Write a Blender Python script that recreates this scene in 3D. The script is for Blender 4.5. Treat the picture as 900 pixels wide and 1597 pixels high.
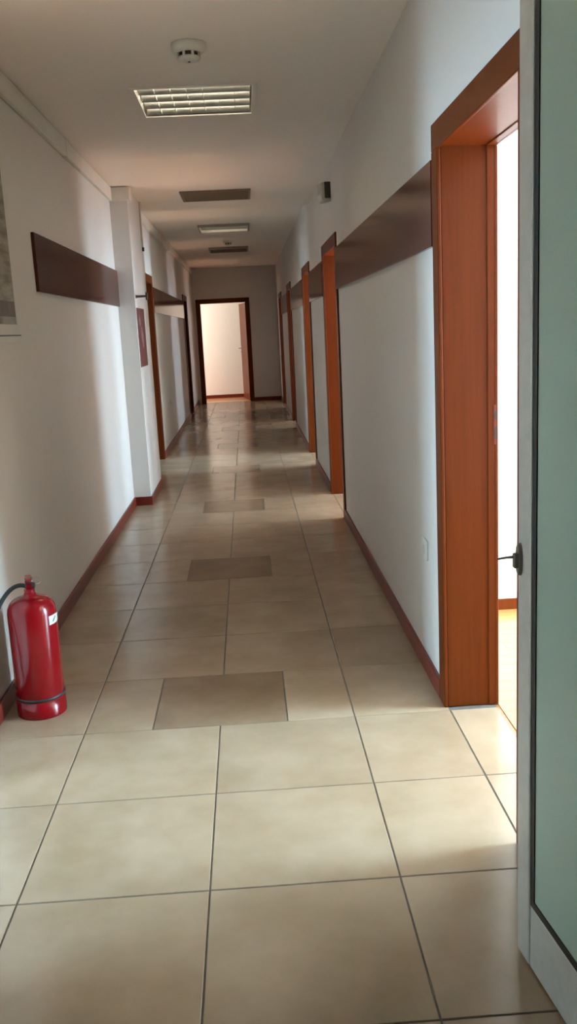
import bpy, bmesh, math, random
from mathutils import Vector, Matrix
random.seed(7)
for o in list(bpy.data.objects): bpy.data.objects.remove(o)
SC = bpy.context.scene
COL = SC.collection

# ------------------------------------------------------------------ camera
F_PX, PITCH, YAW, ROLL, CAM_H = 1398.6, 0.2018, 0.0375, -0.0500, 1.424
cam = bpy.data.cameras.new('camera'); camo = bpy.data.objects.new('camera', cam); COL.objects.link(camo)
cam.sensor_fit = 'VERTICAL'; cam.sensor_height = 36.0; cam.lens = 36.0 * F_PX / 1597.0
cam.clip_start = 0.02; cam.clip_end = 100
fwd = Vector((math.sin(YAW)*math.cos(PITCH), math.cos(YAW)*math.cos(PITCH), -math.sin(PITCH)))
rgt = Vector((math.cos(YAW), -math.sin(YAW), 0)); up = rgt.cross(fwd)
r2 = math.cos(ROLL)*rgt + math.sin(ROLL)*up; u2 = -math.sin(ROLL)*rgt + math.cos(ROLL)*up
M = Matrix((r2, u2, -fwd)).transposed().to_4x4(); M.translation = Vector((0, 0, CAM_H))
camo.matrix_world = M
SC.camera = camo

# ------------------------------------------------------------------ world, exposure
w = bpy.data.worlds.new('sky'); SC.world = w; w.use_nodes = True
bg = w.node_tree.nodes['Background']; bg.inputs[0].default_value = (0.62, 0.80, 1.0, 1); bg.inputs[1].default_value = 1.0
vs = SC.view_settings; vs.view_transform = 'Standard'; vs.look = 'None'; vs.gamma = 1.0; vs.use_curve_mapping = False
vs.exposure = 0.0

# ------------------------------------------------------------------ daylight at the windows of the side rooms
# afternoon sun from the window side: falls on the floors of the right-hand rooms only
sun = bpy.data.lights.new('sun', 'SUN'); sun.energy = 120.0; sun.angle = 0.01; sun.color = (1.0, 0.86, 0.64)
suno = bpy.data.objects.new('sun', sun); COL.objects.link(suno); suno.location = (12, 8, 14); suno.rotation_euler = (0, math.radians(42), math.radians(6))
DAY = (0.46, 0.75, 1.0)
def window_light(name, loc, rot, sx, sz, power, col=DAY):
    l = bpy.data.lights.new(name, 'AREA'); l.shape = 'RECTANGLE'; l.size = sx; l.size_y = sz; l.energy = power; l.color = col
    o = bpy.data.objects.new(name, l); COL.objects.link(o); o.location = loc; o.rotation_euler = rot; return o
RW = 4.60      # inner face of the outer wall of the right-hand rooms
LW = -4.60
#           y centre, width, z0, z1, power
WIN_R = [(2.62, 1.35, 0.1, 2.5, 1180), (7.55, 1.1, 0.1, 2.4, 330), (9.60, 0.9, 0.1, 2.4, 600), (13.75, 0.9, 0.1, 2.3, 160), (16.9, 0.9, 0.1, 2.3, 95)]
WIN_R2_ADDED = (5.65, 0.9, 0.1, 2.4, 260)      # unseen window added to the second room to brighten its doorway jamb
WIN_L = [(1.25, 0.9, 0.45, 2.4, 430), (9.5, 1.2, 0.1, 2.3, 120)]
for yc, ww, z0, z1, p in WIN_R + [WIN_R2_ADDED]:
    window_light('window_daylight', (RW+0.10, yc, (z0+z1)/2), (0, math.radians(90), 0), z1-z0, ww, p)
for yc, ww, z0, z1, p in WIN_L:
    window_light('window_daylight', (LW-0.10, yc, (z0+z1)/2), (0, math.radians(-90), 0), z1-z0, ww, p)
window_light('window_daylight', (-2.70, 19.2, 1.5), (0, math.radians(-90), 0), 1.6, 0.8, 66, (1.0, 0.96, 0.92))

# ------------------------------------------------------------------ materials
def nt(name):
    m = bpy.data.materials.new(name); m.use_nodes = True
    return m, m.node_tree, m.node_tree.nodes['Principled BSDF']
def plain(name, col, rough=0.5, metal=0.0, spec=0.5, coat=0.0, nscale=0, namt=0.0, bump=0.0, bscale=200):
    m, t, b = nt(name)
    b.inputs['Base Color'].default_value = (*col, 1); b.inputs['Roughness'].default_value = rough
    b.inputs['Metallic'].default_value = metal; b.inputs['Specular IOR Level'].default_value = spec
    b.inputs['Coat Weight'].default_value = coat
    tc = t.nodes.new('ShaderNodeTexCoord')
    if namt:
        n = t.nodes.new('ShaderNodeTexNoise'); n.inputs['Scale'].default_value = nscale; n.inputs['Detail'].default_value = 4
        t.links.new(tc.outputs['Object'], n.inputs['Vector'])
        r = t.nodes.new('ShaderNodeValToRGB')
        r.color_ramp.elements[0].position = 0.3; r.color_ramp.elements[1].position = 0.7
        r.color_ramp.elements[0].color = (*[c*(1-namt) for c in col], 1); r.color_ramp.elements[1].color = (*[min(1, c*(1+namt)) for c in col], 1)
        t.links.new(n.outputs['Fac'], r.inputs['Fac']); t.links.new(r.outputs['Color'], b.inputs['Base Color'])
    if bump:
        n2 = t.nodes.new('ShaderNodeTexNoise'); n2.inputs['Scale'].default_value = bscale
        t.links.new(tc.outputs['Object'], n2.inputs['Vector'])
        bp = t.nodes.new('ShaderNodeBump'); bp.inputs['Strength'].default_value = bump; bp.inputs['Distance'].default_value = 0.002
        t.links.new(n2.outputs['Fac'], bp.inputs['Height']); t.links.new(bp.outputs['Normal'], b.inputs['Normal'])
    return m
def wood(name, c1, c2, rough=0.3, scale=(30, 30, 1.5), coat=0.3, spec=0.5):
    m, t, b = nt(name)
    tc = t.nodes.new('ShaderNodeTexCoord'); mp = t.nodes.new('ShaderNodeMapping'); mp.inputs['Scale'].default_value = scale
    n = t.nodes.new('ShaderNodeTexNoise'); n.inputs['Scale'].default_value = 2.0; n.inputs['Detail'].default_value = 6; n.inputs['Distortion'].default_value = 0.6
    r = t.nodes.new('ShaderNodeValToRGB'); r.color_ramp.elements[0].position = 0.30; r.color_ramp.elements[1].position = 0.72
    r.color_ramp.elements[0].color = (*c1, 1); r.color_ramp.elements[1].color = (*c2, 1)
    t.links.new(tc.outputs['Object'], mp.inputs[0]); t.links.new(mp.outputs[0], n.inputs['Vector'])
    t.links.new(n.outputs['Fac'], r.inputs['Fac']); t.links.new(r.outputs['Color'], b.inputs['Base Color'])
    b.inputs['Roughness'].default_value = rough; b.inputs['Coat Weight'].default_value = coat; b.inputs['Coat Roughness'].default_value = 0.06
    b.inputs['Specular IOR Level'].default_value = spec
    return m
def tile_mat(name, c1, c2, rough=0.2):
    m, t, b = nt(name)
    tc = t.nodes.new('ShaderNodeTexCoord'); oi = t.nodes.new('ShaderNodeObjectInfo')
    add = t.nodes.new('ShaderNodeVectorMath'); add.operation = 'ADD'
    sc = t.nodes.new('ShaderNodeVectorMath'); sc.operation = 'SCALE'; sc.inputs['Scale'].default_value = 40
    cmb = t.nodes.new('ShaderNodeCombineXYZ')
    for i in range(3): t.links.new(oi.outputs['Random'], cmb.inputs[i])
    t.links.new(cmb.outputs[0], sc.inputs[0]); t.links.new(tc.outputs['Object'], add.inputs[0]); t.links.new(sc.outputs[0], add.inputs[1])
    n = t.nodes.new('ShaderNodeTexNoise'); n.inputs['Scale'].default_value = 4.5; n.inputs['Detail'].default_value = 5; n.inputs['Roughness'].default_value = 0.55
    t.links.new(add.outputs[0], n.inputs['Vector'])
    r = t.nodes.new('ShaderNodeValToRGB'); r.color_ramp.elements[0].position = 0.3; r.color_ramp.elements[1].position = 0.7
    r.color_ramp.elements[0].color = (*c1, 1); r.color_ramp.elements[1].color = (*c2, 1)
    t.links.new(n.outputs['Fac'], r.inputs['Fac'])
    hsv = t.nodes.new('ShaderNodeHueSaturation'); mr = t.nodes.new('ShaderNodeMapRange')
    mr.inputs['To Min'].default_value = 0.93; mr.inputs['To Max'].default_value = 1.06
    t.links.new(oi.outputs['Random'], mr.inputs['Value']); t.links.new(mr.outputs[0], hsv.inputs['Value'])
    t.links.new(r.outputs['Color'], hsv.inputs['Color']); t.links.new(hsv.outputs[0], b.inputs['Base Color'])
    b.inputs['Roughness'].default_value = rough; b.inputs['Specular IOR Level'].default_value = 0.36
    n3 = t.nodes.new('ShaderNodeTexNoise'); n3.inputs['Scale'].default_value = 9
    t.links.new(add.outputs[0], n3.inputs['Vector'])
    bp = t.nodes.new('ShaderNodeBump'); bp.inputs['Strength'].default_value = 0.03; bp.inputs['Distance'].default_value = 0.004
    t.links.new(n3.outputs['Fac'], bp.inputs['Height']); t.links.new(bp.outputs['Normal'], b.inputs['Normal'])
    return m
MT = {}
MT['wall'] = plain('wall_paint', (0.70, 0.645, 0.585), 0.55, spec=0.3, nscale=2.0, namt=0.02, bump=0.12, bscale=180)
MT['ceil'] = plain('ceiling_paint', (0.95, 0.87, 0.785), 0.8, spec=0.2, nscale=1.0, namt=0.02, bump=0.1, bscale=150)
MT['room'] = plain('room_wall_paint', (0.86, 0.80, 0.72), 0.7, spec=0.2, bump=0.08)
MT['tile'] = tile_mat('beige_tile', (0.33, 0.228, 0.138), (0.425, 0.308, 0.205))
MT['tile2'] = tile_mat('brown_tile', (0.235, 0.152, 0.088), (0.30, 0.205, 0.125))
MT['grout'] = plain('grout', (0.13, 0.105, 0.085), 0.9, nscale=30, namt=0.15)
MT['wood'] = wood('cherry_wood', (0.098, 0.0165, 0.0008), (0.122, 0.022, 0.0014), 0.42, coat=0.06, spec=0.12)
MT['base'] = wood('baseboard_wood', (0.13, 0.014, 0.008), (0.18, 0.021, 0.011), 0.35, (30, 1.5, 30), 0.0, 0.35)
MT['band'] = wood('brown_laminate', (0.075, 0.021, 0.012), (0.090, 0.026, 0.015), 0.14, (20, 1.0, 40), 0.0, 0.09)
MT['plank'] = wood('parquet', (0.42, 0.17, 0.05), (0.58, 0.27, 0.09), 0.3, (1.5, 25, 25))
MT['white'] = plain('white_plastic', (0.72, 0.68, 0.60), 0.45, nscale=8, namt=0.03)
MT['cream'] = plain('cream_plastic', (0.55, 0.50, 0.40), 0.45, nscale=20, namt=0.05)
MT['dark'] = plain('dark_plastic', (0.025, 0.02, 0.016), 0.45, nscale=40, namt=0.15)
MT['brown'] = plain('sensor_shade', (0.07, 0.05, 0.036), 0.5, nscale=40, namt=0.1)  # shade tone for the unlit side of the motion sensor
MT['pewter'] = plain('pewter_metal', (0.30, 0.25, 0.21), 0.4, 0.0, nscale=60, namt=0.1)
MT['alu'] = plain('anodised_aluminium', (0.78, 0.86, 0.88), 0.42, 0.15, nscale=30, namt=0.04)
MT['steel'] = plain('brushed_steel', (0.34, 0.30, 0.26), 0.35, 0.7, nscale=60, namt=0.1)
MT['chrome'] = plain('bright_metal', (0.6, 0.58, 0.55), 0.2, 0.9, nscale=60, namt=0.05)
MT['rubber'] = plain('black_gasket', (0.012, 0.016, 0.016), 0.5, nscale=80, namt=0.2)
MT['red'] = plain('red_enamel', (0.23, 0.003, 0.006), 0.20, spec=0.35, coat=0.15, nscale=6, namt=0.05)
MT['reflector'] = plain('louvre_reflector', (0.86, 0.84, 0.76), 0.35, 0.0, nscale=12, namt=0.03)
m = plain('fluorescent_tube_glow', (0.9, 0.88, 0.8), 0.4); MT['tube'] = m
bs = m.node_tree.nodes['Principled BSDF']; bs.inputs['Emission Color'].default_value = (1.0, 0.93, 0.80, 1); bs.inputs['Emission Strength'].default_value = 9.0
MT['lampmetal'] = plain('lamp_housing', (0.30, 0.26, 0.21), 0.5, nscale=12, namt=0.05)
MT['vent'] = plain('vent_metal', (0.17, 0.125, 0.08), 0.6, nscale=20, namt=0.08)
MT['board'] = plain('white_board', (0.66, 0.62, 0.54), 0.5, nscale=5, namt=0.03)

# frosted glass
m, t, b = nt('frosted_green_glass'); MT['glass'] = m
b.inputs['Base Color'].default_value = (0.66, 0.95, 0.90, 1); b.inputs['Roughness'].default_value = 0.28
tr = t.nodes.new('ShaderNodeBsdfTranslucent'); tr.inputs['Color'].default_value = (0.65, 0.85, 0.76, 1)
mx = t.nodes.new('ShaderNodeMixShader'); mx.inputs[0].default_value = 0.12
nn = t.nodes.new('ShaderNodeTexNoise'); nn.inputs['Scale'].default_value = 400
bp = t.nodes.new('ShaderNodeBump'); bp.inputs['Strength'].default_value = 0.05
t.links.new(nn.outputs['Fac'], bp.inputs['Height']); t.links.new(bp.outputs['Normal'], b.inputs['Normal'])
t.links.new(b.outputs[0], mx.inputs[1]); t.links.new(tr.outputs[0], mx.inputs[2]); t.links.new(mx.outputs[0], t.nodes['Material Output'].inputs['Surface'])
# red safety sign: flat print with white pictogram blotches
m, t, b = nt('red_sign_print'); MT['sign'] = m
b.inputs['Base Color'].default_value = (0.13, 0.012, 0.016, 1); b.inputs['Roughness'].default_value = 0.35
MT['signwhite'] = plain('sign_white_print', (0.40, 0.24, 0.23), 0.4, nscale=20, namt=0.05)
# landscape-like print of the framed picture
m, t, b = nt('faded_print'); MT['print'] = m
tc = t.nodes.new('ShaderNodeTexCoord'); mp = t.nodes.new('ShaderNodeMapping'); mp.inputs['Scale'].default_value = (1, 3, 14)
n = t.nodes.new('ShaderNodeTexNoise'); n.inputs['Scale'].default_value = 1.6; n.inputs['Detail'].default_value = 5
r = t.nodes.new('ShaderNodeValToRGB'); r.color_ramp.elements[0].color = (0.13, 0.10, 0.065, 1); r.color_ramp.elements[1].color = (0.36, 0.31, 0.22, 1)
r.color_ramp.elements[0].position = 0.35; r.color_ramp.elements[1].position = 0.65
t.links.new(tc.outputs['Object'], mp.inputs[0]); t.links.new(mp.outputs[0], n.inputs['Vector']); t.links.new(n.outputs['Fac'], r.inputs['Fac']); t.links.new(r.outputs['Color'], b.inputs['Base Color'])
b.inputs['Roughness'].default_value = 0.5
MT['printdark'] = plain('dark_print', (0.105, 0.062, 0.038), 0.5, nscale=14, namt=0.35)
MT['printgrey'] = plain('grey_print', (0.25, 0.25, 0.19), 0.5, nscale=14, namt=0.2)

# ------------------------------------------------------------------ helpers
def box(bm, x0, x1, y0, y1, z0, z1, bev=0.0):
    vs_ = [bm.verts.new((x, y, z)) for z in (z0, z1) for y in (y0, y1) for x in (x0, x1)]
    fs = [(0,2,3,1), (4,5,7,6), (0,1,5,4), (2,6,7,3), (0,4,6,2), (1,3,7,5)]
    faces = [bm.faces.new([vs_[i] for i in f]) for f in fs]
    if bev:
        es = {e for f in faces for e in f.edges}
        bmesh.ops.bevel(bm, geom=list(es), offset=bev, segments=2, profile=0.5, affect='EDGES')
def obj(name, bm, mat, parent=None, smooth=False, origin=None):
    bmesh.ops.recalc_face_normals(bm, faces=bm.faces[:])
    me = bpy.data.meshes.new(name)
    if origin is not None: bmesh.ops.translate(bm, verts=bm.verts[:], vec=-Vector(origin))
    bm.to_mesh(me); bm.free()
    me.materials.append(MT[mat])
    if smooth:
        for p in me.polygons: p.use_smooth = True
    o = bpy.data.objects.new(name, me); COL.objects.link(o)
    if origin is not None: o.location = origin
    if parent is not None: o.parent = parent
    return o
def bx(name, mat, x0, x1, y0, y1, z0, z1, parent=None, bev=0.0, base=None):
    """box as its own object; base = parent's world location to subtract"""
    bm = bmesh.new()
    if base is not None: x0 -= base[0]; x1 -= base[0]; y0 -= base[1]; y1 -= base[1]; z0 -= base[2]; z1 -= base[2]
    box(bm, x0, x1, y0, y1, z0, z1, bev); return obj(name, bm, mat, parent)
def empty(name, loc=(0, 0, 0), rz=0):
    o = bpy.data.objects.new(name, None); COL.objects.link(o); o.location = loc; o.rotation_euler = (0, 0, rz); o.empty_display_size = 0.1; return o
def tag(o, label, cat, group=None):
    o['label'] = label; o['category'] = cat
    if group: o['group'] = group
    return o
def struct(o, label, cat):
    o['kind'] = 'structure'; o['label'] = label; o['category'] = cat; return o
def lathe(bm, prof, seg=32, cx=0, cy=0, zoff=0):
    rings = []
    for r_, z in prof:
        if r_ < 1e-6: rings.append([bm.verts.new((cx, cy, z+zoff))])
        else: rings.append([bm.verts.new((cx+r_*math.cos(2*math.pi*k/seg), cy+r_*math.sin(2*math.pi*k/seg), z+zoff)) for k in range(seg)])
    for a, c in zip(rings[:-1], rings[1:]):
        for k in range(seg):
            k2 = (k+1) % seg
            if len(a) == 1 and len(c) == 1: continue
            if len(a) == 1: bm.faces.new((a[0], c[k], c[k2]))
            elif len(c) == 1: bm.faces.new((a[k], a[k2], c[0]))
            else: bm.faces.new((a[k], a[k2], c[k2], c[k]))
def tube(bm, pts, rad, seg=10, cap=True):
    pts = [Vector(p) for p in pts]; rings = []; prev = None
    for i, p in enumerate(pts):
        d = (pts[min(i+1, len(pts)-1)] - pts[max(i-1, 0)]).normalized()
        ref = prev if prev is not None else (Vector((0, 0, 1)) if abs(d.z) < 0.9 else Vector((1, 0, 0)))
        a = (ref - d*ref.dot(d)).normalized(); prev = a; c = d.cross(a)
        rr = rad[i] if isinstance(rad, (list, tuple)) else rad
        rings.append([bm.verts.new(p + rr*(a*math.cos(2*math.pi*k/seg) + c*math.sin(2*math.pi*k/seg))) for k in range(seg)])
    for a, c in zip(rings[:-1], rings[1:]):
        for k in range(seg): bm.faces.new((a[k], a[(k+1) % seg], c[(k+1) % seg], c[k]))
    if cap: bm.faces.new(rings[0]); bm.faces.new(rings[-1])
def bez(p0, p1, p2, p3, n=14):
    p0, p1, p2, p3 = map(Vector, (p0, p1, p2, p3)); out = []
    for i in range(n+1):
        s = i/n; out.append((1-s)**3*p0 + 3*(1-s)**2*s*p1 + 3*(1-s)*s*s*p2 + s**3*p3)
    return out

# ------------------------------------------------------------------ the shell
XL, XR = -1.027, 0.680           # corridor wall faces
WT = 0.18                        # wall thickness
YB, YF = -1.20, 18.50            # back and far wall
ZC1, ZC2, YSTEP = 2.60, 2.675, 9.20
ZTOP = 2.80
# clear openings (y0, y1) and head height
HEAD = 1.985
DOOR_R = [(2.22, 3.125), (6.64, 7.62), (9.36, 10.30), (13.12, 14.08), (16.50, 17.52)]
DOOR_L = [(1.75, 2.75), (9.38, 10.42), (15.66, 16.52)]
def wall_run(name, x0, x1, openings, ya, yb, label):
    bm = bmesh.new(); y = ya
    for a, c in openings:
        box(bm, x0, x1, y, a-0.02, 0, ZTOP); box(bm, x0, x1, a-0.02, c+0.02, HEAD+0.02, ZTOP); y = c+0.02
    box(bm, x0, x1, y, yb, 0, ZTOP)
    bmesh.ops.remove_doubles(bm, verts=bm.verts[:], dist=1e-5)
    return struct(obj(name, bm, 'wall'), label, 'wall')
wall_run('wall_right', XR, XR+WT, DOOR_R, YB, YF, 'white right corridor wall pierced by five doorways')
wall_run('wall_left', XL-WT, XL, DOOR_L, YB, YF, 'white left corridor wall with band panel and pillar')
# far wall with doorway
FD = (-0.872, 0.030); FZ = 1.985
bm = bmesh.new()
box(bm, XL-WT, FD[0]-0.02, YF, YF+0.15, 0, ZTOP); box(bm, FD[1]+0.02, XR+WT, YF, YF+0.15, 0, ZTOP); box(bm, FD[0]-0.02, FD[1]+0.02, YF, YF+0.15, FZ+0.02, ZTOP)
struct(obj('wall_far', bm, 'wall'), 'shaded end wall of the corridor around the far doorway', 'wall')
struct(bx('wall_back', 'wall', XL-WT, XR+WT, YB-0.15, YB, 0, ZTOP), 'white wall closing the corridor behind the viewer', 'wall')
# ceiling in two levels
bm = bmesh.new()
LAMPS = [(-0.185, 5.00, ZC1), (-0.185, 11.45, ZC2)]
VENTS = [(-0.187, 8.27, ZC1), (-0.180, 14.40, ZC2)]
def ceil_slab(bm, x0, x1, y0, y1, z0, z1, holes):
    y = y0
    for hx, hy, hw, hd in sorted(holes, key=lambda a: a[1]):
        box(bm, x0, x1, y, hy-hd, z0, z1)
        box(bm, x0, hx-hw, hy-hd, hy+hd, z0, z1); box(bm, hx+hw, x1, hy-hd, hy+hd, z0, z1)
        y = hy+hd
    box(bm, x0, x1, y, y1, z0, z1)
ceil_slab(bm, XL, XR, YB, YSTEP, ZC1, ZTOP, [(LAMPS[0][0], LAMPS[0][1], 0.30, 0.30)])
ceil_slab(bm, XL, XR, YSTEP, YF, ZC2, ZTOP, [(LAMPS[1][0], LAMPS[1][1], 0.30, 0.30)])
bmesh.ops.remove_doubles(bm, verts=bm.verts[:], dist=1e-5)
struct(obj('ceiling', bm, 'ceil'), 'plain off-white corridor ceiling with a slight step', 'ceiling')
struct(bx('roof_slab', 'ceil', -5.2, 5.2, YB-1.0, 20.4, ZTOP+0.001, ZTOP+0.2), 'concrete slab above the corridor and rooms', 'ceiling')

# floor: grout bed with tiles
floor = struct(bx('floor', 'grout', XL-WT, XR+WT, YB, 19.95, -0.06, -0.0025), 'beige square ceramic tile floor with brown accent tiles', 'floor')
T, X0, Y0, G = 0.50, -0.175, 2.103, 0.0023
tile_mesh = {}
def tile(x0, x1, y0, y1, mat='tile'):
    wx, wy = round(x1-x0, 4), round(y1-y0, 4)
    if wx < 0.03 or wy < 0.03: return
    key = (wx, wy, mat)
    if key not in tile_mesh:
        bm = bmesh.new(); hx, hy = wx/2-G, wy/2-G; c = 0.0015
        lo = [bm.verts.new((sx*hx, sy*hy, -0.010)) for sx, sy in ((-1,-1),(1,-1),(1,1),(-1,1))]
        mi = [bm.verts.new((sx*hx, sy*hy, -c)) for sx, sy in ((-1,-1),(1,-1),(1,1),(-1,1))]
        tp = [bm.verts.new((sx*(hx-c), sy*(hy-c), 0)) for sx, sy in ((-1,-1),(1,-1),(1,1),(-1,1))]
        for a, b_ in ((lo, mi), (mi, tp)):
            for k in range(4): bm.faces.new((a[k], a[(k+1)%4], b_[(k+1)%4], b_[k]))
        bm.faces.new(tp)
        bmesh.ops.recalc_face_normals(bm, faces=bm.faces[:])
        me = bpy.data.meshes.new('tile'); bm.to_mesh(me); bm.free(); me.materials.append(MT[mat]); tile_mesh[key] = me
    o = bpy.data.objects.new('tile', tile_mesh[key]); COL.objects.link(o)
    o.location = ((x0+x1)/2, (y0+y1)/2, 0); o.parent = floor
    return o
XT = 0.683
for k in range(-7, 34):
    ya, yb = Y0+k*T, Y0+(k+1)*T
    ya = max(ya, YB); yb = min(yb, YF+0.02)
    if yb-ya < 0.03: continue
    tile(XL, X0-T, ya, yb); tile(X0+T, XT, ya, yb)
    if (k-2) % 4 == 0:
        tile(X0-T, X0-T/2, ya, yb); tile(X0-T/2, X0+T/2, ya, yb, 'tile2'); tile(X0+T/2, X0+T, ya, yb)
    else:
        tile(X0-T, X0, ya, yb); tile(X0, X0+T, ya, yb)
for a, c in DOOR_R:        # cut strips in the door thresholds
    y = a
    for k in range(-7, 34):
        yy = Y0+k*T
        if a+0.02 < yy < c-0.02: tile(XT, XR+WT, y, yy); y = yy
    tile(XT, XR+WT, y, c)
for a, c in DOOR_L: tile(XL-WT, XL, a, c)
tile(FD[0], FD[1], YF+0.02, YF+0.15)

# pillar on the left wall
PX, PY0, PY1 = -0.885, 7.60, 8.56
struct(bx('wall_pillar', 'wall', XL, PX, PY0, PY1, 0, ZC1), 'white rectangular pillar projecting from the left wall', 'pillar')

# ------------------------------------------------------------------ baseboards
BH, BT = 0.075, 0.014
def base_runs(name, fx0, fx1, runs, label):
    bm = bmesh.new()
    for a, c in runs: box(bm, fx0, fx1, a, c, 0, BH, 0.003)
    return struct(obj(name, bm, 'base'), label, 'baseboard')
ARCH = 0.088
def gaps(openings, ya, yb):
    out = []; y = ya
    for a, c in openings: out.append((y, a-ARCH)); y = c+ARCH
    out.append((y, yb)); return out
base_runs('baseboard_right', XR-BT, XR, gaps(DOOR_R, YB, YF), 'reddish brown baseboard along the right wall between doorways')
lr = []
for a, c in gaps(DOOR_L, YB, YF):
    if a < PY0 < c: lr += [(a, PY0-BT), (PY1+BT, c)]
    else: lr.append((a, c))
base_runs('baseboard_left', XL, XL+BT, lr, 'reddish brown baseboard along the left wall')
bm = bmesh.new(); box(bm, XL, PX+BT, PY0-BT, PY0, 0, BH, 0.003); box(bm, PX, PX+BT, PY0, PY1+BT, 0, BH, 0.003); box(bm, XL, PX, PY1, PY1+BT, 0, BH, 0.003)
struct(obj('baseboard_pillar', bm, 'base'), 'reddish brown baseboard wrapped around the pillar foot', 'baseboard')
struct(bx('baseboard_far', 'base', FD[1]+0.085, XR-BT, YF-BT, YF, 0, BH, bev=0.003), 'dark baseboard on the end wall right of the far doorway', 'baseboard')

# ------------------------------------------------------------------ door frames
def door_frame(n, axis, face, sgn, a, c, head, label, thick=WT, wood_mat='wood', aw=0.088, at=0.013):
    """a..c clear opening along the wall; face = wall plane; sgn = direction into the wall; axis 'x' = side walls, 'y' = end wall"""
    mid = (a+c)/2
    root = empty('door_%d' % n, (face, mid, 0) if axis == 'x' else (mid, face, 0))
    struct(root, label, 'door frame')
    def part(name, w0, w1, u0, u1, z0, z1, bev=0.002):
        w0, w1 = sorted((sgn*w0, sgn*w1)); bm = bmesh.new()
        if axis == 'x': box(bm, w0, w1, u0-mid, u1-mid, z0, z1, bev)
        else: box(bm, u0-mid, u1-mid, w0, w1, z0, z1, bev)
        return obj(name, bm, wood_mat, root)
    part('architrave', -at, 0, a-aw, a, 0, head, 0.003); part('architrave', -at, 0, c, c+aw, 0, head, 0.003)
    part('architrave', -at, 0, a-aw, c+aw, head, head+aw, 0.003)
    part('architrave', thick, thick+at, a-aw, a, 0, head, 0.003); part('architrave', thick, thick+at, c, c+aw, 0, head, 0.003)
    part('architrave', thick, thick+at, a-aw, c+aw, head, head+aw, 0.003)
    r_ = 0.006       # lining set back from the architrave edge: thin shadow joint
    part('jamb', 0.001, thick-0.001, a-0.019, a-r_+0.001, 0, head+0.019); part('jamb', 0.001, thick-0.001, c+r_-0.001, c+0.019, 0, head+0.019)
    part('head_jamb', 0.001, thick-0.001, a-r_, c+r_, head+r_-0.001, head+0.019)
    for u0, u1 in ((a-0.009, a-0.001), (c+0.001, c+0.009)):
        part('door_stop', thick-0.026, thick+0.006, u0, u1, 0, head+0.004, 0.004)
    part('door_stop', thick-0.026, thick+0.006, a, c, head+0.001, head+0.009, 0.004)
    return root
lab = ['wide cherry wood doorway nearest on the right, beside the glass door',
       'cherry wood doorway, second from the glass door on the right wall',
       'cherry wood doorway, third from the glass door on the right wall',
       'dark cherry doorway, fourth from the glass door on the right wall',
       'dark cherry doorway on the right wall closest to the end wall']
DR = []
for i, (a, c) in enumerate(DOOR_R): DR.append(door_frame(i+1, 'x', XR, 1, a, c, HEAD, lab[i]))
labL = ['cherry wood doorway on the left wall beside the viewer', 'cherry wood doorway on the left just behind the pillar', 'dark cherry door frame on the left wall near the corridor end']
DL = []
for i, (a, c) in enumerate(DOOR_L): DL.append(door_frame(i+6, 'x', XL, -1, a, c, HEAD, labL[i]))
fdo = door_frame(9, 'y', YF, 1, FD[0], FD[1], FZ, 'dark cherry doorway at the corridor end opening to a bright space', thick=0.15)
# strike plate and latch holes on the jamb of the nearest doorway
b0 = DR[0].location
sp = bx('strike_plate', 'base', XR+WT-0.004, XR+WT+0.0066, 3.1248, 3.1262, 0.985, 1.125, DR[0], 0.0004, base=b0)
bx('latch_hole', 'dark', XR+WT-0.001, XR+WT+0.0070, 3.1240, 3.1250, 1.075, 1.105, sp, 0, base=b0)
bx('latch_hole', 'dark', XR+WT-0.001, XR+WT+0.0070, 3.1240, 3.1250, 1.005, 1.050, sp, 0, base=b0)
# closed leaf in the left door near the end
lf = bx('door_leaf', 'wood', XL-WT+0.03, XL-WT+0.07, DOOR_L[2][0]+0.006, DOOR_L[2][1]-0.006, 0.008, HEAD-0.006, DL[2], 0.002, base=DL[2].location)
bm = bmesh.new(); lathe(bm, [(0, 0), (0.024, 0), (0.024, 0.006), (0.009, 0.008), (0.009, 0.045), (0, 0.045)], 16)
bmesh.ops.rotate(bm, verts=bm.verts[:], cent=(0, 0, 0), matrix=Matrix.Rotation(math.radians(90), 3, 'Y')); box(bm, 0.036, 0.050, -0.008, 0.115, -0.009, 0.009, 0.003)
bmesh.ops.translate(bm, verts=bm.verts[:], vec=(-WT+0.07, -0.38, 1.03)); obj('door_handle', bm, 'steel', lf)

# far open leaf with lever handle
ang = math.atan2(19.42-18.64, -0.105-0.022)
fl = empty('open_door_leaf', (0.026, 18.66, 0), ang)
tag(fl, 'orange wooden door leaf standing open beyond the far doorway', 'door')
bx('leaf_panel', 'wood', 0.01, 0.80, -0.038, 0, 0.008, FZ-0.01, fl, 0.002)
hd = bx('handle_plate', 'steel', 0.735, 0.765, 0, 0.008, 0.95, 1.12, fl, 0.003)
bm = bmesh.new(); tube(bm, [(0.75, 0.006, 1.06), (0.75, 0.05, 1.06), (0.738, 0.058, 1.06), (0.64, 0.060, 1.06)], 0.009, 10); obj('lever', bm, 'steel', hd)
bm = bmesh.new(); tube(bm, [(0.75, 0.006, 0.985), (0.75, 0.014, 0.985)], 0.011, 12); obj('keyhole', bm, 'dark', hd)

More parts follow.
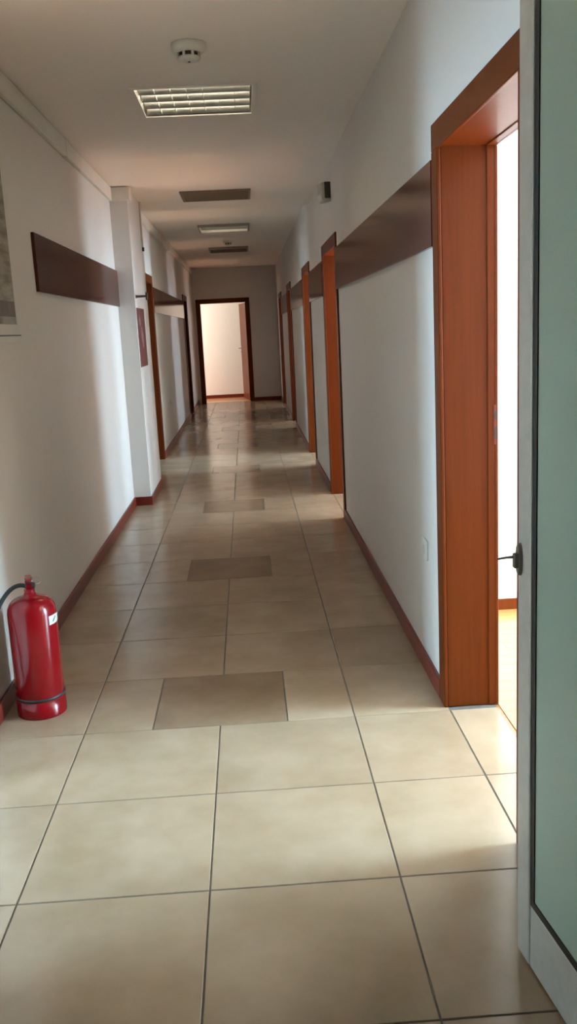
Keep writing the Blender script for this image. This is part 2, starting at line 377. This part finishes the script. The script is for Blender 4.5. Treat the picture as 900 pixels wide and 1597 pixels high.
# ------------------------------------------------------------------ brown wall bands
PT = 0.016
def band(name, side, a, c, label, z0=1.672, z1=1.958):
    if side == 'R': o = bx(name, 'band', XR-PT, XR, a, c, z0, z1, None, 0.002)
    else: o = bx(name, 'band', XL, XL+PT, a, c, z0, z1, None, 0.002)
    tag(o, label, 'wall panel', 'brown wall bands'); return o
band('wall_band_panel', 'L', 4.655, PY0-0.002, 'short brown panel on the left wall between the picture and pillar', 1.664, 1.950)
band('wall_band_panel', 'L', 10.51, 15.57, 'long brown panel on the left wall past the pillar')
band('wall_band_panel', 'R', 3.215, 6.550, 'largest brown panel, on the right wall beside the nearest wooden doorway', 1.678, 1.963)
band('wall_band_panel', 'R', 7.71, 9.27, 'brown panel between the second and third doorways on the right')
band('wall_band_panel', 'R', 10.39, 13.03, 'brown panel between the third and fourth doorways on the right')
band('wall_band_panel', 'R', 14.17, 16.41, 'brown panel between the fourth and fifth doorways on the right')

# ------------------------------------------------------------------ cable trunking
def trunk(name, segs, label, joints=()):
    root = empty(name, ((segs[0][0]+segs[0][1])/2, segs[0][2], segs[0][4])); bl = root.location
    for s in segs:
        bx('channel', 'white', *s, root, 0.004, base=bl)
    for j in joints: bx('joint_cover', 'white', *j, root, 0.003, base=bl)
    tag(root, label, 'cable trunking'); return root
TZ0, TZ1, TD = 2.492, 2.592, 0.026
trunk('cable_trunking', [(XL+0.001, XL+TD, YB+0.01, PY0-TD-0.001, TZ0, TZ1)], 'white cable trunking under the ceiling along the near left wall', [(XL+0.001, XL+TD+0.003, 5.72, 5.80, TZ0-0.004, TZ1+0.003)])
trunk('cable_trunking', [(XL, PX+TD, PY0-TD, PY0, TZ0, TZ1), (PX, PX+TD, PY0, PY0+0.10, TZ0, TZ1)], 'short white cable trunking box on top of the pillar')
trunk('cable_trunking', [(XL+0.001, XL+0.036, YSTEP+0.01, YF-0.01, 2.575, 2.665)], 'white cable trunking along the left wall beyond the pillar', [(XL+0.001, XL+0.045, 13.0, 13.9, 2.565, 2.670)])
cd = empty('cable_conduit', (PX+0.008, 8.47, 2.20)); tag(cd, 'thin white cable conduit running down the pillar edge', 'conduit')
bm = bmesh.new(); tube(bm, [(0, 0, 0), (0, 0, 0.395)], 0.008, 10); obj('pipe', bm, 'white', cd)
bm = bmesh.new(); lathe(bm, [(0, -0.03), (0.011, -0.03), (0.011, 0.004), (0, 0.004)], 12); obj('end_cap', bm, 'dark', cd)

# ------------------------------------------------------------------ ceiling lamps
def lamp(x, y, z, label, rim_mat, proud):
    root = empty('ceiling_lamp', (x, y, z)); tag(root, label, 'ceiling lamp', 'recessed louvre lamps')
    H = 0.30; D = 0.11
    bm = bmesh.new()
    box(bm, -H, H, -H, H, D, D+0.004)
    box(bm, -H, -H+0.004, -H, H, 0, D); box(bm, H-0.004, H, -H, H, 0, D); box(bm, -H, H, -H, -H+0.004, 0, D); box(bm, -H, H, H-0.004, H, 0, D)
    obj('housing', bm, 'lampmetal', root)
    bm = bmesh.new(); R_ = H+0.010; r_ = H-0.012
    for s in ((-R_, R_, -R_, -r_), (-R_, R_, r_, R_), (-R_, -r_, -r_, r_), (r_, R_, -r_, r_)): box(bm, *s, -proud, 0.0, 0.001)
    obj('rim', bm, rim_mat, root)
    n = 4; pitch = (2*H-0.03)/n
    for k in range(n):
        yc = -H+0.015+pitch*(k+0.5)
        bm = bmesh.new(); N = 9; top = []; bot = []
        for i in range(N):                         # parabolic trough along x
            s = -1+2*i/(N-1); yy = yc+s*(pitch/2-0.004); zz = 0.004+(1-s*s)*0.072
            top.append((bm.verts.new((-H+0.02, yy, zz)), bm.verts.new((H-0.02, yy, zz))))
            bot.append((bm.verts.new((-H+0.02, yy, zz+0.002)), bm.verts.new((H-0.02, yy, zz+0.002))))
        for L_ in (top, bot):
            for i in range(N-1): bm.faces.new((L_[i][0], L_[i][1], L_[i+1][1], L_[i+1][0]))
        for i in (0, N-1): bm.faces.new((top[i][0], top[i][1], bot[i][1], bot[i][0]))
        rf = obj('reflector_trough', bm, 'reflector', root, True)
        bm = bmesh.new(); tube(bm, [(-H+0.022, yc, 0.050), (H-0.022, yc, 0.050)], 0.012, 12); obj('fluorescent_tube', bm, 'tube', rf, True)
    for k in range(1, 7):                           # cross blades
        xc = -H+0.02+(2*H-0.04)*k/7
        bm = bmesh.new()
        for q in range(n):
            yc = -H+0.015+pitch*(q+0.5); hw = pitch/2-0.006
            a = [bm.verts.new((xc-0.001, yc+s_*hw, 0.004)) for s_ in (-1, 1)] + [bm.verts.new((xc-0.001, yc+s_*hw*0.55, 0.036)) for s_ in (1, -1)]
            c_ = [bm.verts.new((v.co.x+0.002, v.co.y, v.co.z)) for v in a]
            bm.faces.new(a); bm.faces.new(c_)
            for i in range(4): bm.faces.new((a[i], a[(i+1)%4], c_[(i+1)%4], c_[i]))
        obj('cross_blade', bm, 'reflector', root)
    return root
lamp(*LAMPS[0], 'large square louvre ceiling lamp nearest to the viewer', 'ceil', 0.006)
lamp(*LAMPS[1], 'smaller looking louvre ceiling lamp beyond the ceiling vent', 'lampmetal', 0.03)

# ------------------------------------------------------------------ ceiling vents
def vent(x, y, z, hw, hd, dep, label, fmat, smat):
    root = empty('ceiling_vent', (x, y, z)); tag(root, label, 'vent', 'ceiling vents')
    bm = bmesh.new(); f = 0.022
    for s in ((-hw, hw, -hd, -hd+f), (-hw, hw, hd-f, hd), (-hw, -hw+f, -hd+f, hd-f), (hw-f, hw, -hd+f, hd-f)): box(bm, *s, -dep, 0, 0.001)
    obj('frame', bm, fmat, root)
    bx('backing', 'dark', -hw+f, hw-f, -hd+f, hd-f, -0.003, 0, root)
    bm = bmesh.new(); n = int((2*hd-2*f)/0.024)
    for k in range(n):
        yc = -hd+f+(2*hd-2*f)*(k+0.5)/n
        v = [bm.verts.new(p) for p in ((-hw+f, yc-0.010, -0.004), (hw-f, yc-0.010, -0.004), (hw-f, yc+0.008, -dep), (-hw+f, yc+0.008, -dep))]
        v2 = [bm.verts.new((q.co.x, q.co.y+0.002, q.co.z+0.0015)) for q in v]
        bm.faces.new(v); bm.faces.new(v2)
        for i in range(4): bm.faces.new((v[i], v[(i+1)%4], v2[(i+1)%4], v2[i]))
    s = obj('slats', bm, smat, root); s['kind'] = 'stuff'
    return root
vent(*VENTS[0], 0.302, 0.275, 0.014, 'dark brown slatted ceiling vent between the two lamps', 'vent', 'vent')
vent(*VENTS[1], 0.300, 0.30, 0.035, 'small brownish ceiling vent near the corridor end', 'lampmetal', 'vent')

# ------------------------------------------------------------------ smoke detectors
def detector(x, y, z, s, label):
    root = empty('smoke_detector', (x, y, z)); tag(root, label, 'smoke detector', 'smoke detectors')
    bm = bmesh.new(); lathe(bm, [(0, 0), (0.072*s, 0), (0.073*s, -0.008*s), (0.068*s, -0.030*s), (0.052*s, -0.037*s), (0, -0.037*s)], 32); obj('base', bm, 'white', root, True)
    bm = bmesh.new(); lathe(bm, [(0, -0.036*s), (0.044*s, -0.036*s), (0.044*s, -0.054*s), (0, -0.054*s)], 32); ch = obj('chamber', bm, 'dark', root, True)
    for k in range(8):
        a = 2*math.pi*(k+0.5)/8; bm = bmesh.new(); box(bm, 0.040*s, 0.050*s, -0.005*s, 0.005*s, -0.056*s, -0.034*s)
        bmesh.ops.rotate(bm, verts=bm.verts[:], cent=(0, 0, 0), matrix=Matrix.Rotation(a, 3, 'Z')); obj('rib', bm, 'white', ch)
    bm = bmesh.new(); lathe(bm, [(0, -0.053*s), (0.050*s, -0.053*s), (0.047*s, -0.062*s), (0.030*s, -0.068*s), (0, -0.069*s)], 32); obj('cap', bm, 'white', root, True)
    bm = bmesh.new(); lathe(bm, [(0, -0.068*s), (0.006*s, -0.068*s), (0.005*s, -0.0715*s), (0, -0.0715*s)], 12); obj('indicator', bm, 'dark', root)
detector(-0.168, 4.05, ZC1, 1.0, 'round white smoke detector in front of the nearest ceiling lamp')
detector(-0.168, 13.15, ZC2, 1.0, 'tiny round smoke detector beside the far ceiling vent')

# ------------------------------------------------------------------ motion sensor on the right wall
ms = empty('motion_sensor', (XR, 6.90, 2.39)); tag(ms, 'cream wall mounted motion sensor high above the second doorway', 'motion sensor')
bm = bmesh.new(); box(bm, -0.046, 0, -0.060, -0.046, -0.050, 0.064, 0.004); obj('shaded_side', bm, 'brown', ms)  # dark plate stands for the sensor's unlit side, shade put into colour
bm = bmesh.new(); box(bm, -0.060, 0.010, -0.050, 0.050, -0.072, 0.068, 0.014)
rotm = Matrix.Rotation(math.radians(16), 3, 'Z') @ Matrix.Rotation(math.radians(-8), 3, 'Y')
bmesh.ops.rotate(bm, verts=bm.verts[:], cent=(0, 0, 0), matrix=rotm); bmesh.ops.translate(bm, verts=bm.verts[:], vec=(-0.020, 0, 0)); bd = obj('body', bm, 'cream', ms)
bm = bmesh.new(); box(bm, -0.066, -0.058, -0.036, 0.036, -0.056, -0.012, 0.004)
bmesh.ops.rotate(bm, verts=bm.verts[:], cent=(0, 0, 0), matrix=rotm); bmesh.ops.translate(bm, verts=bm.verts[:], vec=(-0.020, 0, 0)); obj('lens', bm, 'white', bd)

# ------------------------------------------------------------------ sockets
def socket(x, y, z, s, label):
    root = empty('wall_socket', (x, y, z)); tag(root, label, 'socket', 'wall sockets')
    bm = bmesh.new(); box(bm, min(0, s*0.010), max(0, s*0.010), -0.041, 0.041, -0.041, 0.041, 0.003); obj('cover_plate', bm, 'board', root)
    bm = bmesh.new(); lathe(bm, [(0, 0.0105), (0.021, 0.0105), (0.022, 0.006), (0, 0.006)], 20)
    bmesh.ops.rotate(bm, verts=bm.verts[:], cent=(0, 0, 0), matrix=Matrix.Rotation(math.radians(90*s), 3, 'Y')); obj('socket_well', bm, 'cream', root)
socket(XR, 3.49, 0.525, -1, 'white wall socket low beside the nearest wooden doorway')
socket(XL, 11.85, 0.547, 1, 'small white wall socket on the left wall beyond the pillar')

# ------------------------------------------------------------------ picture on the left wall
pc = empty('picture_board', (XL, 3.72, 1.42)); tag(pc, 'pale framed picture with a brown print cut by the left edge', 'picture')
bb = pc.location
bx('mount_board', 'board', XL, XL+0.012, 3.25, 4.185, 1.44, 2.42, pc, 0.001, base=bb)
pn = bx('print', 'print', XL+0.0115, XL+0.014, 3.29, 4.135, 1.50, 2.36, pc, 0, base=bb)
bx('print_area', 'printdark', XL+0.0135, XL+0.0145, 3.29, 4.130, 1.532, 1.598, pn, 0, base=bb)
bx('print_area', 'printgrey', XL+0.0135, XL+0.0145, 3.90, 4.135, 1.50, 1.532, pn, 0, base=bb)
bx('bottom_rail', 'dark', XL, XL+0.015, 3.25, 4.19, 1.449, 1.455, pc, 0, base=bb)
bx('lower_strip', 'board', XL, XL+0.016, 3.25, 4.19, 1.422, 1.449, pc, 0.001, base=bb)

# ------------------------------------------------------------------ red sign and hook on the pillar
sg = empty('safety_sign', (PX, 7.90, 1.17)); tag(sg, 'red fire safety sign with white symbols on the pillar side', 'sign')
bb = sg.location
bx('sign_plate', 'sign', PX, PX+0.004, 7.64, 8.16, 1.165, 1.652, sg, 0.001, base=bb)
def symbol(pts_yz):
    bm = bmesh.new(); a = [bm.verts.new((0.0039, y, z)) for y, z in pts_yz]; c = [bm.verts.new((0.0046, y, z)) for y, z in pts_yz]
    bm.faces.new(a); bm.faces.new(c); n = len(a)
    for i in range(n): bm.faces.new((a[i], a[(i+1)%n], c[(i+1)%n], c[i]))
    obj('symbol', bm, 'signwhite', sg)
fl_ = [(-0.17, 0.34), (-0.10, 0.335), (-0.07, 0.375), (-0.09, 0.42), (-0.115, 0.395), (-0.13, 0.445), (-0.165, 0.40)]
symbol(fl_)
symbol([(-0.03, 0.15), (0.06, 0.15), (0.06, 0.27), (0.03, 0.295), (0.03, 0.315), (0.0, 0.315), (0.0, 0.295), (-0.03, 0.27)])
symbol([(-0.09, 0.20), (-0.06, 0.20), (-0.045, 0.305), (-0.005, 0.322), (-0.01, 0.335), (-0.065, 0.315)])
hk = empty('coat_hook', (PX, 7.66, 1.742)); tag(hk, 'small black metal hook with a round end on the pillar', 'hook')
bm = bmesh.new(); lathe(bm, [(0, 0), (0.016, 0), (0.014, 0.006), (0.0, 0.006)], 16); bmesh.ops.rotate(bm, verts=bm.verts[:], cent=(0, 0, 0), matrix=Matrix.Rotation(math.radians(90), 3, 'Y')); obj('base_plate', bm, 'dark', hk)
bm = bmesh.new(); tube(bm, [(0.003, 0, 0), (0.09, 0, 0)], [0.011, 0.008], 12); obj('stem', bm, 'dark', hk)
bm = bmesh.new(); lathe(bm, [(0, 0.084), (0.032, 0.084), (0.034, 0.090), (0.030, 0.098), (0, 0.100)], 20); bmesh.ops.rotate(bm, verts=bm.verts[:], cent=(0, 0, 0), matrix=Matrix.Rotation(math.radians(90), 3, 'Y')); obj('end_disc', bm, 'dark', hk)

# ------------------------------------------------------------------ fire extinguisher
fx = empty('fire_extinguisher', (-0.880, 3.345, 0)); tag(fx, 'red fire extinguisher with black ring standing on the floor', 'fire extinguisher')
R = 0.092
bm = bmesh.new(); lathe(bm, [(0, 0.004), (R-0.004, 0.004), (R, 0.010), (R, 0.408), (R-0.003, 0.428), (R-0.011, 0.446), (R-0.025, 0.459), (R-0.045, 0.467), (0.024, 0.472), (0.022, 0.482), (0, 0.482)], 48)
body = obj('cylinder_body', bm, 'red', fx, True)
bm = bmesh.new(); lathe(bm, [(R-0.004, 0.0), (R+0.0015, 0.0), (R+0.0025, 0.004), (R+0.0015, 0.070), (R-0.004, 0.070)], 48); obj('foot_ring', bm, 'red', body, True)
bm = bmesh.new(); lathe(bm, [(R-0.003, 0.070), (R+0.004, 0.071), (R+0.0045, 0.080), (R-0.003, 0.082)], 48); obj('black_band', bm, 'rubber', body, True)
# wrap-around paper label on the right flank
bm = bmesh.new(); a0, a1, n = math.radians(-36), math.radians(25), 14; rows = []
for i in range(n+1):
    a = a0+(a1-a0)*i/n; rows.append([bm.verts.new(((R+0.0012)*math.cos(a), (R+0.0012)*math.sin(a), z)) for z in (0.365, 0.400)])
for i in range(n): bm.faces.new((rows[i][0], rows[i+1][0], rows[i+1][1], rows[i][1]))
lbl = obj('paper_label', bm, 'board', body, True)
bm = bmesh.new(); rows = []
for i in range(5):
    a = math.radians(-24+12*i/4); rows.append([bm.verts.new(((R+0.0020)*math.cos(a), (R+0.0020)*math.sin(a), z+0.0042*i)) for z in (0.372, 0.379)])
for i in range(4): bm.faces.new((rows[i][0], rows[i+1][0], rows[i+1][1], rows[i][1]))
obj('label_print', bm, 'dark', lbl)
bm = bmesh.new(); lathe(bm, [(0, 0.478), (0.020, 0.478), (0.020, 0.497), (0.015, 0.503), (0.015, 0.520), (0, 0.520)], 24); vb = obj('valve_body', bm, 'red', fx, True)
bm = bmesh.new(); box(bm, -0.011, 0.011, -0.013, 0.016, 0.505, 0.545, 0.003); obj('valve_block', bm, 'dark', vb)
def lever(z0, z1, tip, nm, mat):
    bm = bmesh.new(); pts = bez((0, 0.015, z0), (0, -0.02, z0+0.002), (0, -0.06, z1), (0, tip, z1), 8)
    for i, p in enumerate(pts[:-1]):
        q = pts[i+1]
        v = [bm.verts.new((s_*0.011, pp.y, pp.z+dz)) for pp in (p, q) for s_ in (-1, 1) for dz in (0, 0.005)]
        for f_ in ((0,1,3,2), (4,6,7,5), (0,2,6,4), (1,5,7,3), (0,4,5,1), (2,3,7,6)): bm.faces.new([v[k] for k in f_])
    bmesh.ops.remove_doubles(bm, verts=bm.verts[:], dist=1e-5)
    bmesh.ops.rotate(bm, verts=bm.verts[:], cent=(0, 0, 0), matrix=Matrix.Rotation(math.radians(15), 3, 'Z'))
    obj(nm, bm, mat, fx)
lever(0.545, 0.556, -0.105, 'squeeze_lever', 'red'); lever(0.520, 0.512, -0.085, 'carry_handle', 'red')
bm = bmesh.new(); pts = bez((-0.012, 0, 0.510), (-0.055, -0.005, 0.530), (-0.095, -0.02, 0.485), (-0.118, -0.06, 0.425), 14) + bez((-0.118, -0.06, 0.425), (-0.132, -0.085, 0.385), (-0.132, -0.12, 0.30), (-0.130, -0.125, 0.20), 10)[1:]
tube(bm, pts, 0.0085, 12); hs = obj('hose', bm, 'rubber', fx, True)
bm = bmesh.new(); tube(bm, [(-0.130, -0.125, 0.205), (-0.130, -0.125, 0.17), (-0.130, -0.125, 0.10)], [0.011, 0.012, 0.009], 12); obj('nozzle', bm, 'dark', hs, True)
bm = bmesh.new(); ring = [(0.032+0.018*math.cos(2*math.pi*k/16), -0.006, 0.533+0.014*math.sin(2*math.pi*k/16)) for k in range(17)]; tube(bm, ring, 0.0012, 6); tube(bm, [(-0.016, -0.004, 0.527), (0.020, -0.006, 0.530)], 0.002, 6); obj('safety_pin', bm, 'chrome', fx)
bm = bmesh.new(); lathe(bm, [(0, 0), (0.013, 0), (0.013, 0.010), (0, 0.010)], 16); bmesh.ops.rotate(bm, verts=bm.verts[:], cent=(0, 0, 0), matrix=Matrix.Rotation(math.radians(90), 3, 'Y')); bmesh.ops.translate(bm, verts=bm.verts[:], vec=(0.012, -0.004, 0.512)); obj('pressure_gauge', bm, 'dark', fx)

# ------------------------------------------------------------------ glass door leaf at the right
d = Vector((0.568-0.541, 1.566-1.795, 0)).normalized()
gl = empty('glass_door', (0.541, 1.795, 0), math.atan2(d.y, d.x)); tag(gl, 'open frosted green glass door with grey aluminium frame', 'door')
# local +x runs from the free edge to the hinge, local -y faces the corridor (left side), +y the wall
LEN, TH, HT = 0.94, 0.050, 2.12
SW, RH, GK = 0.066, 0.160, 0.017
side = 1.0
bm = bmesh.new(); box(bm, 0.0, SW, 0, TH, 0.008, HT, 0.006); obj('stile', bm, 'alu', gl)
bm = bmesh.new(); box(bm, LEN-SW, LEN, 0, TH, 0.008, HT, 0.006); obj('stile', bm, 'alu', gl)
bm = bmesh.new(); box(bm, SW, LEN-SW, 0.003, TH-0.003, 0.008, RH, 0.002); obj('bottom_rail', bm, 'alu', gl)
bm = bmesh.new(); box(bm, SW, LEN-SW, 0.003, TH-0.003, HT-0.09, HT, 0.002); obj('top_rail', bm, 'alu', gl)
bm = bmesh.new()
for s in ((SW, SW+GK, RH, HT-0.09), (LEN-SW-GK, LEN-SW, RH, HT-0.09), (SW+GK, LEN-SW-GK, RH, RH+GK), (SW+GK, LEN-SW-GK, HT-0.09-GK, HT-0.09)): box(bm, s[0], s[1], 0.0035, TH-0.0035, s[2], s[3])
obj('gasket', bm, 'rubber', gl)
bm = bmesh.new(); box(bm, SW+0.004, LEN-SW-0.004, 0.006, 0.018, RH+0.004, HT-0.094); obj('glass_pane', bm, 'glass', gl)
# oval handle plate with lever
bm = bmesh.new(); N = 24; rim0 = []; rim1 = []
for k in range(N):
    a = 2*math.pi*k/N; xx = 0.016+0.013*math.cos(a); zz = 0.932+0.036*math.sin(a)
    rim0.append(bm.verts.new((xx, 0.001, zz))); rim1.append(bm.verts.new((0.016+(xx-0.016)*0.8, -0.007, 0.932+(zz-0.932)*0.9)))
bm.faces.new(rim1); bm.faces.new(rim0)
for k in range(N): bm.faces.new((rim0[k], rim0[(k+1)%N], rim1[(k+1)%N], rim1[k]))
hp = obj('handle_plate', bm, 'pewter', gl)
bm = bmesh.new(); box(bm, 0.009, 0.023, -0.016, -0.005, 0.914, 0.946, 0.003); obj('lock_body', bm, 'pewter', hp)
bm = bmesh.new(); tube(bm, [(0.016, -0.014, 0.938), (0.016, -0.030, 0.938), (0.014, -0.050, 0.936)], [0.0036, 0.0028, 0.0024], 8); obj('lever', bm, 'pewter', hp)
# hinge post fixed to the wall
hx, hy = 0.541+d.x*LEN, 1.795+d.y*LEN
gp = empty('glass_door_post', (0.66, hy-0.05, 0)); tag(gp, 'grey aluminium post carrying the glass door hinges', 'door post')
bx('post', 'alu', -0.04, XR-0.66-0.001, -0.06, 0.0, 0.001, 2.5, gp, 0.003)
for z in (0.25, 1.05, 1.9):
    bm = bmesh.new(); tube(bm, [(hx-0.66+0.02, 0.03, z), (hx-0.66+0.02, 0.03, z+0.12)], 0.011, 12); obj('hinge', bm, 'alu', gp)

# ------------------------------------------------------------------ side rooms
WHERE = {1: 'behind the nearest doorway on the right', 2: 'behind the second doorway on the right', 3: 'behind the third doorway on the right', 4: 'behind the fourth doorway on the right', 5: 'behind the last doorway on the right', 6: 'behind the left doorway beside the viewer', 7: 'behind the left doorway past the pillar', 8: 'at the far side behind the second right doorway'}
def window_frame(n, side, yc, ww, z0, z1):
    wf = empty('window_%d' % n, (RW if side == 'R' else LW, yc, z0)); struct(wf, 'unseen white framed window of the room ' + WHERE[n], 'window')
    sx = 1 if side == 'R' else -1; t_ = 0.05
    def wp(name, u0, u1, v0, v1):
        a, c = sorted((sx*0.02, sx*0.07)); bm = bmesh.new(); box(bm, a, c, u0-yc, u1-yc, v0-z0, v1-z0, 0.003); obj(name, bm, 'room', wf)
    wp('frame_side', yc-ww/2, yc-ww/2+t_, z0, z1); wp('frame_side', yc+ww/2-t_, yc+ww/2, z0, z1)
    wp('frame_rail', yc-ww/2+t_, yc+ww/2-t_, z0, z0+t_); wp('frame_rail', yc-ww/2+t_, yc+ww/2-t_, z1-t_, z1); wp('mullion', yc-0.03, yc+0.03, z0+t_, z1-t_)
def room(i, side, y0, y1, wins, floor_mat='plank'):
    """shell of a side room with its window openings"""
    if side == 'R': xa, xb = XR+WT, RW
    else: xa, xb = LW, XL-WT
    bm = bmesh.new()
    box(bm, xa, xb, y0-0.06, y0, 0, ZTOP); box(bm, xa, xb, y1, y1+0.06, 0, ZTOP)
    ox0, ox1 = (RW, RW+0.25) if side == 'R' else (LW-0.25, LW)
    yy = y0-0.06
    for yc, ww, z0, z1, p in wins:
        box(bm, ox0, ox1, yy, yc-ww/2, 0, ZTOP); yy = yc+ww/2
        box(bm, ox0, ox1, yc-ww/2, yc+ww/2, 0, z0); box(bm, ox0, ox1, yc-ww/2, yc+ww/2, z1, ZTOP)
    box(bm, ox0, ox1, yy, y1+0.06, 0, ZTOP)
    struct(obj('wall_room_%d' % i, bm, 'room'), 'white walls of the room ' + WHERE[i], 'wall')
    fb = struct(bx('floor_room_%d' % i, floor_mat, xa, xb, y0, y1, -0.06, -0.004), 'orange wooden floor of the room ' + WHERE[i], 'floor')
    struct(bx('ceiling_room_%d' % i, 'room', xa, xb, y0, y1, 2.70, 2.79), 'white ceiling of the room ' + WHERE[i], 'ceiling')
    for k, (yc, ww, z0, z1, p) in enumerate(wins): window_frame(i if k == 0 else 7+k, side, yc, ww, z0, z1)
    return fb
ROOM_R = [(-1.0, 4.24), (4.40, 8.70), (8.82, 11.70), (11.82, 15.1), (15.22, 18.40)]
fr = None
for i, (a, c) in enumerate(ROOM_R):
    o = room(i+1, 'R', a, c, ([WIN_R2_ADDED] if i == 1 else []) + [WIN_R[i]])  # second room lists its added window first
    if i == 0: fr = o
room(6, 'L', 0.2, 4.5, [WIN_L[0]]); room(7, 'L', 8.0, 11.5, [WIN_L[1]])
# baseboard and visible planks in the nearest room
struct(bx('baseboard_room', 'wood', XR+WT+0.02, RW, 4.24-0.014, 4.24, 0, 0.055, bev=0.002), 'orange baseboard of the bright room behind the nearest doorway', 'baseboard')
pw, pl = 0.0895, 0.60; cache = {}
y = 1.90; row = 0
while y < 4.226:
    x = XR+WT+0.012 - (row % 3)*0.2
    while x < 2.3:
        xa, xb = max(x, XR+WT+0.012), min(x+pl, 2.3)
        if xb-xa > 0.05:
            wy = min(pw, 4.226-y); key = (round(xb-xa, 3), round(wy, 3))
            if key not in cache:
                bm = bmesh.new(); box(bm, -(xb-xa)/2+0.0007, (xb-xa)/2-0.0007, -wy/2+0.0007, wy/2-0.0007, -0.004, 0.0); bmesh.ops.recalc_face_normals(bm, faces=bm.faces[:])
                me = bpy.data.meshes.new('plank'); bm.to_mesh(me); bm.free(); me.materials.append(MT['plank']); cache[key] = me
            o = bpy.data.objects.new('plank', cache[key]); COL.objects.link(o); o.location = ((xa+xb)/2, y+wy/2, 0); o.parent = fr
        x += pl
    y += pw; row += 1

# ------------------------------------------------------------------ bright cross passage beyond the far door
bm = bmesh.new()
box(bm, -2.7, 2.2, 19.85, 20.0, 0, ZTOP); box(bm, 2.2, 2.35, YF+0.15, 20.0, 0, ZTOP)
box(bm, -2.7, XL-WT, YF, YF+0.15, 0, ZTOP); box(bm, XR+WT, 2.35, YF, YF+0.15, 0, ZTOP)
struct(obj('wall_passage', bm, 'room'), 'bright white wall of the passage beyond the far doorway', 'wall')
bm = bmesh.new(); box(bm, -2.9, XL-WT, YF+0.15, 19.85, -0.06, 0); box(bm, XR+WT, 2.2, YF+0.15, 19.85, -0.06, 0); box(bm, XL-WT, XR+WT, YF+0.15, 19.85, -0.0025, 0)
struct(obj('floor_passage', bm, 'plank'), 'orange wooden floor beyond the far doorway', 'floor')
struct(bx('ceiling_passage', 'room', -2.9, 2.35, YF+0.15, 20.0, 2.70, 2.79), 'white ceiling of the passage beyond the far doorway', 'ceiling')
struct(bx('baseboard_passage', 'base', -2.7, 2.2, 19.836, 19.85, 0, 0.07, bev=0.002), 'reddish baseboard of the bright passage beyond the far doorway', 'baseboard')
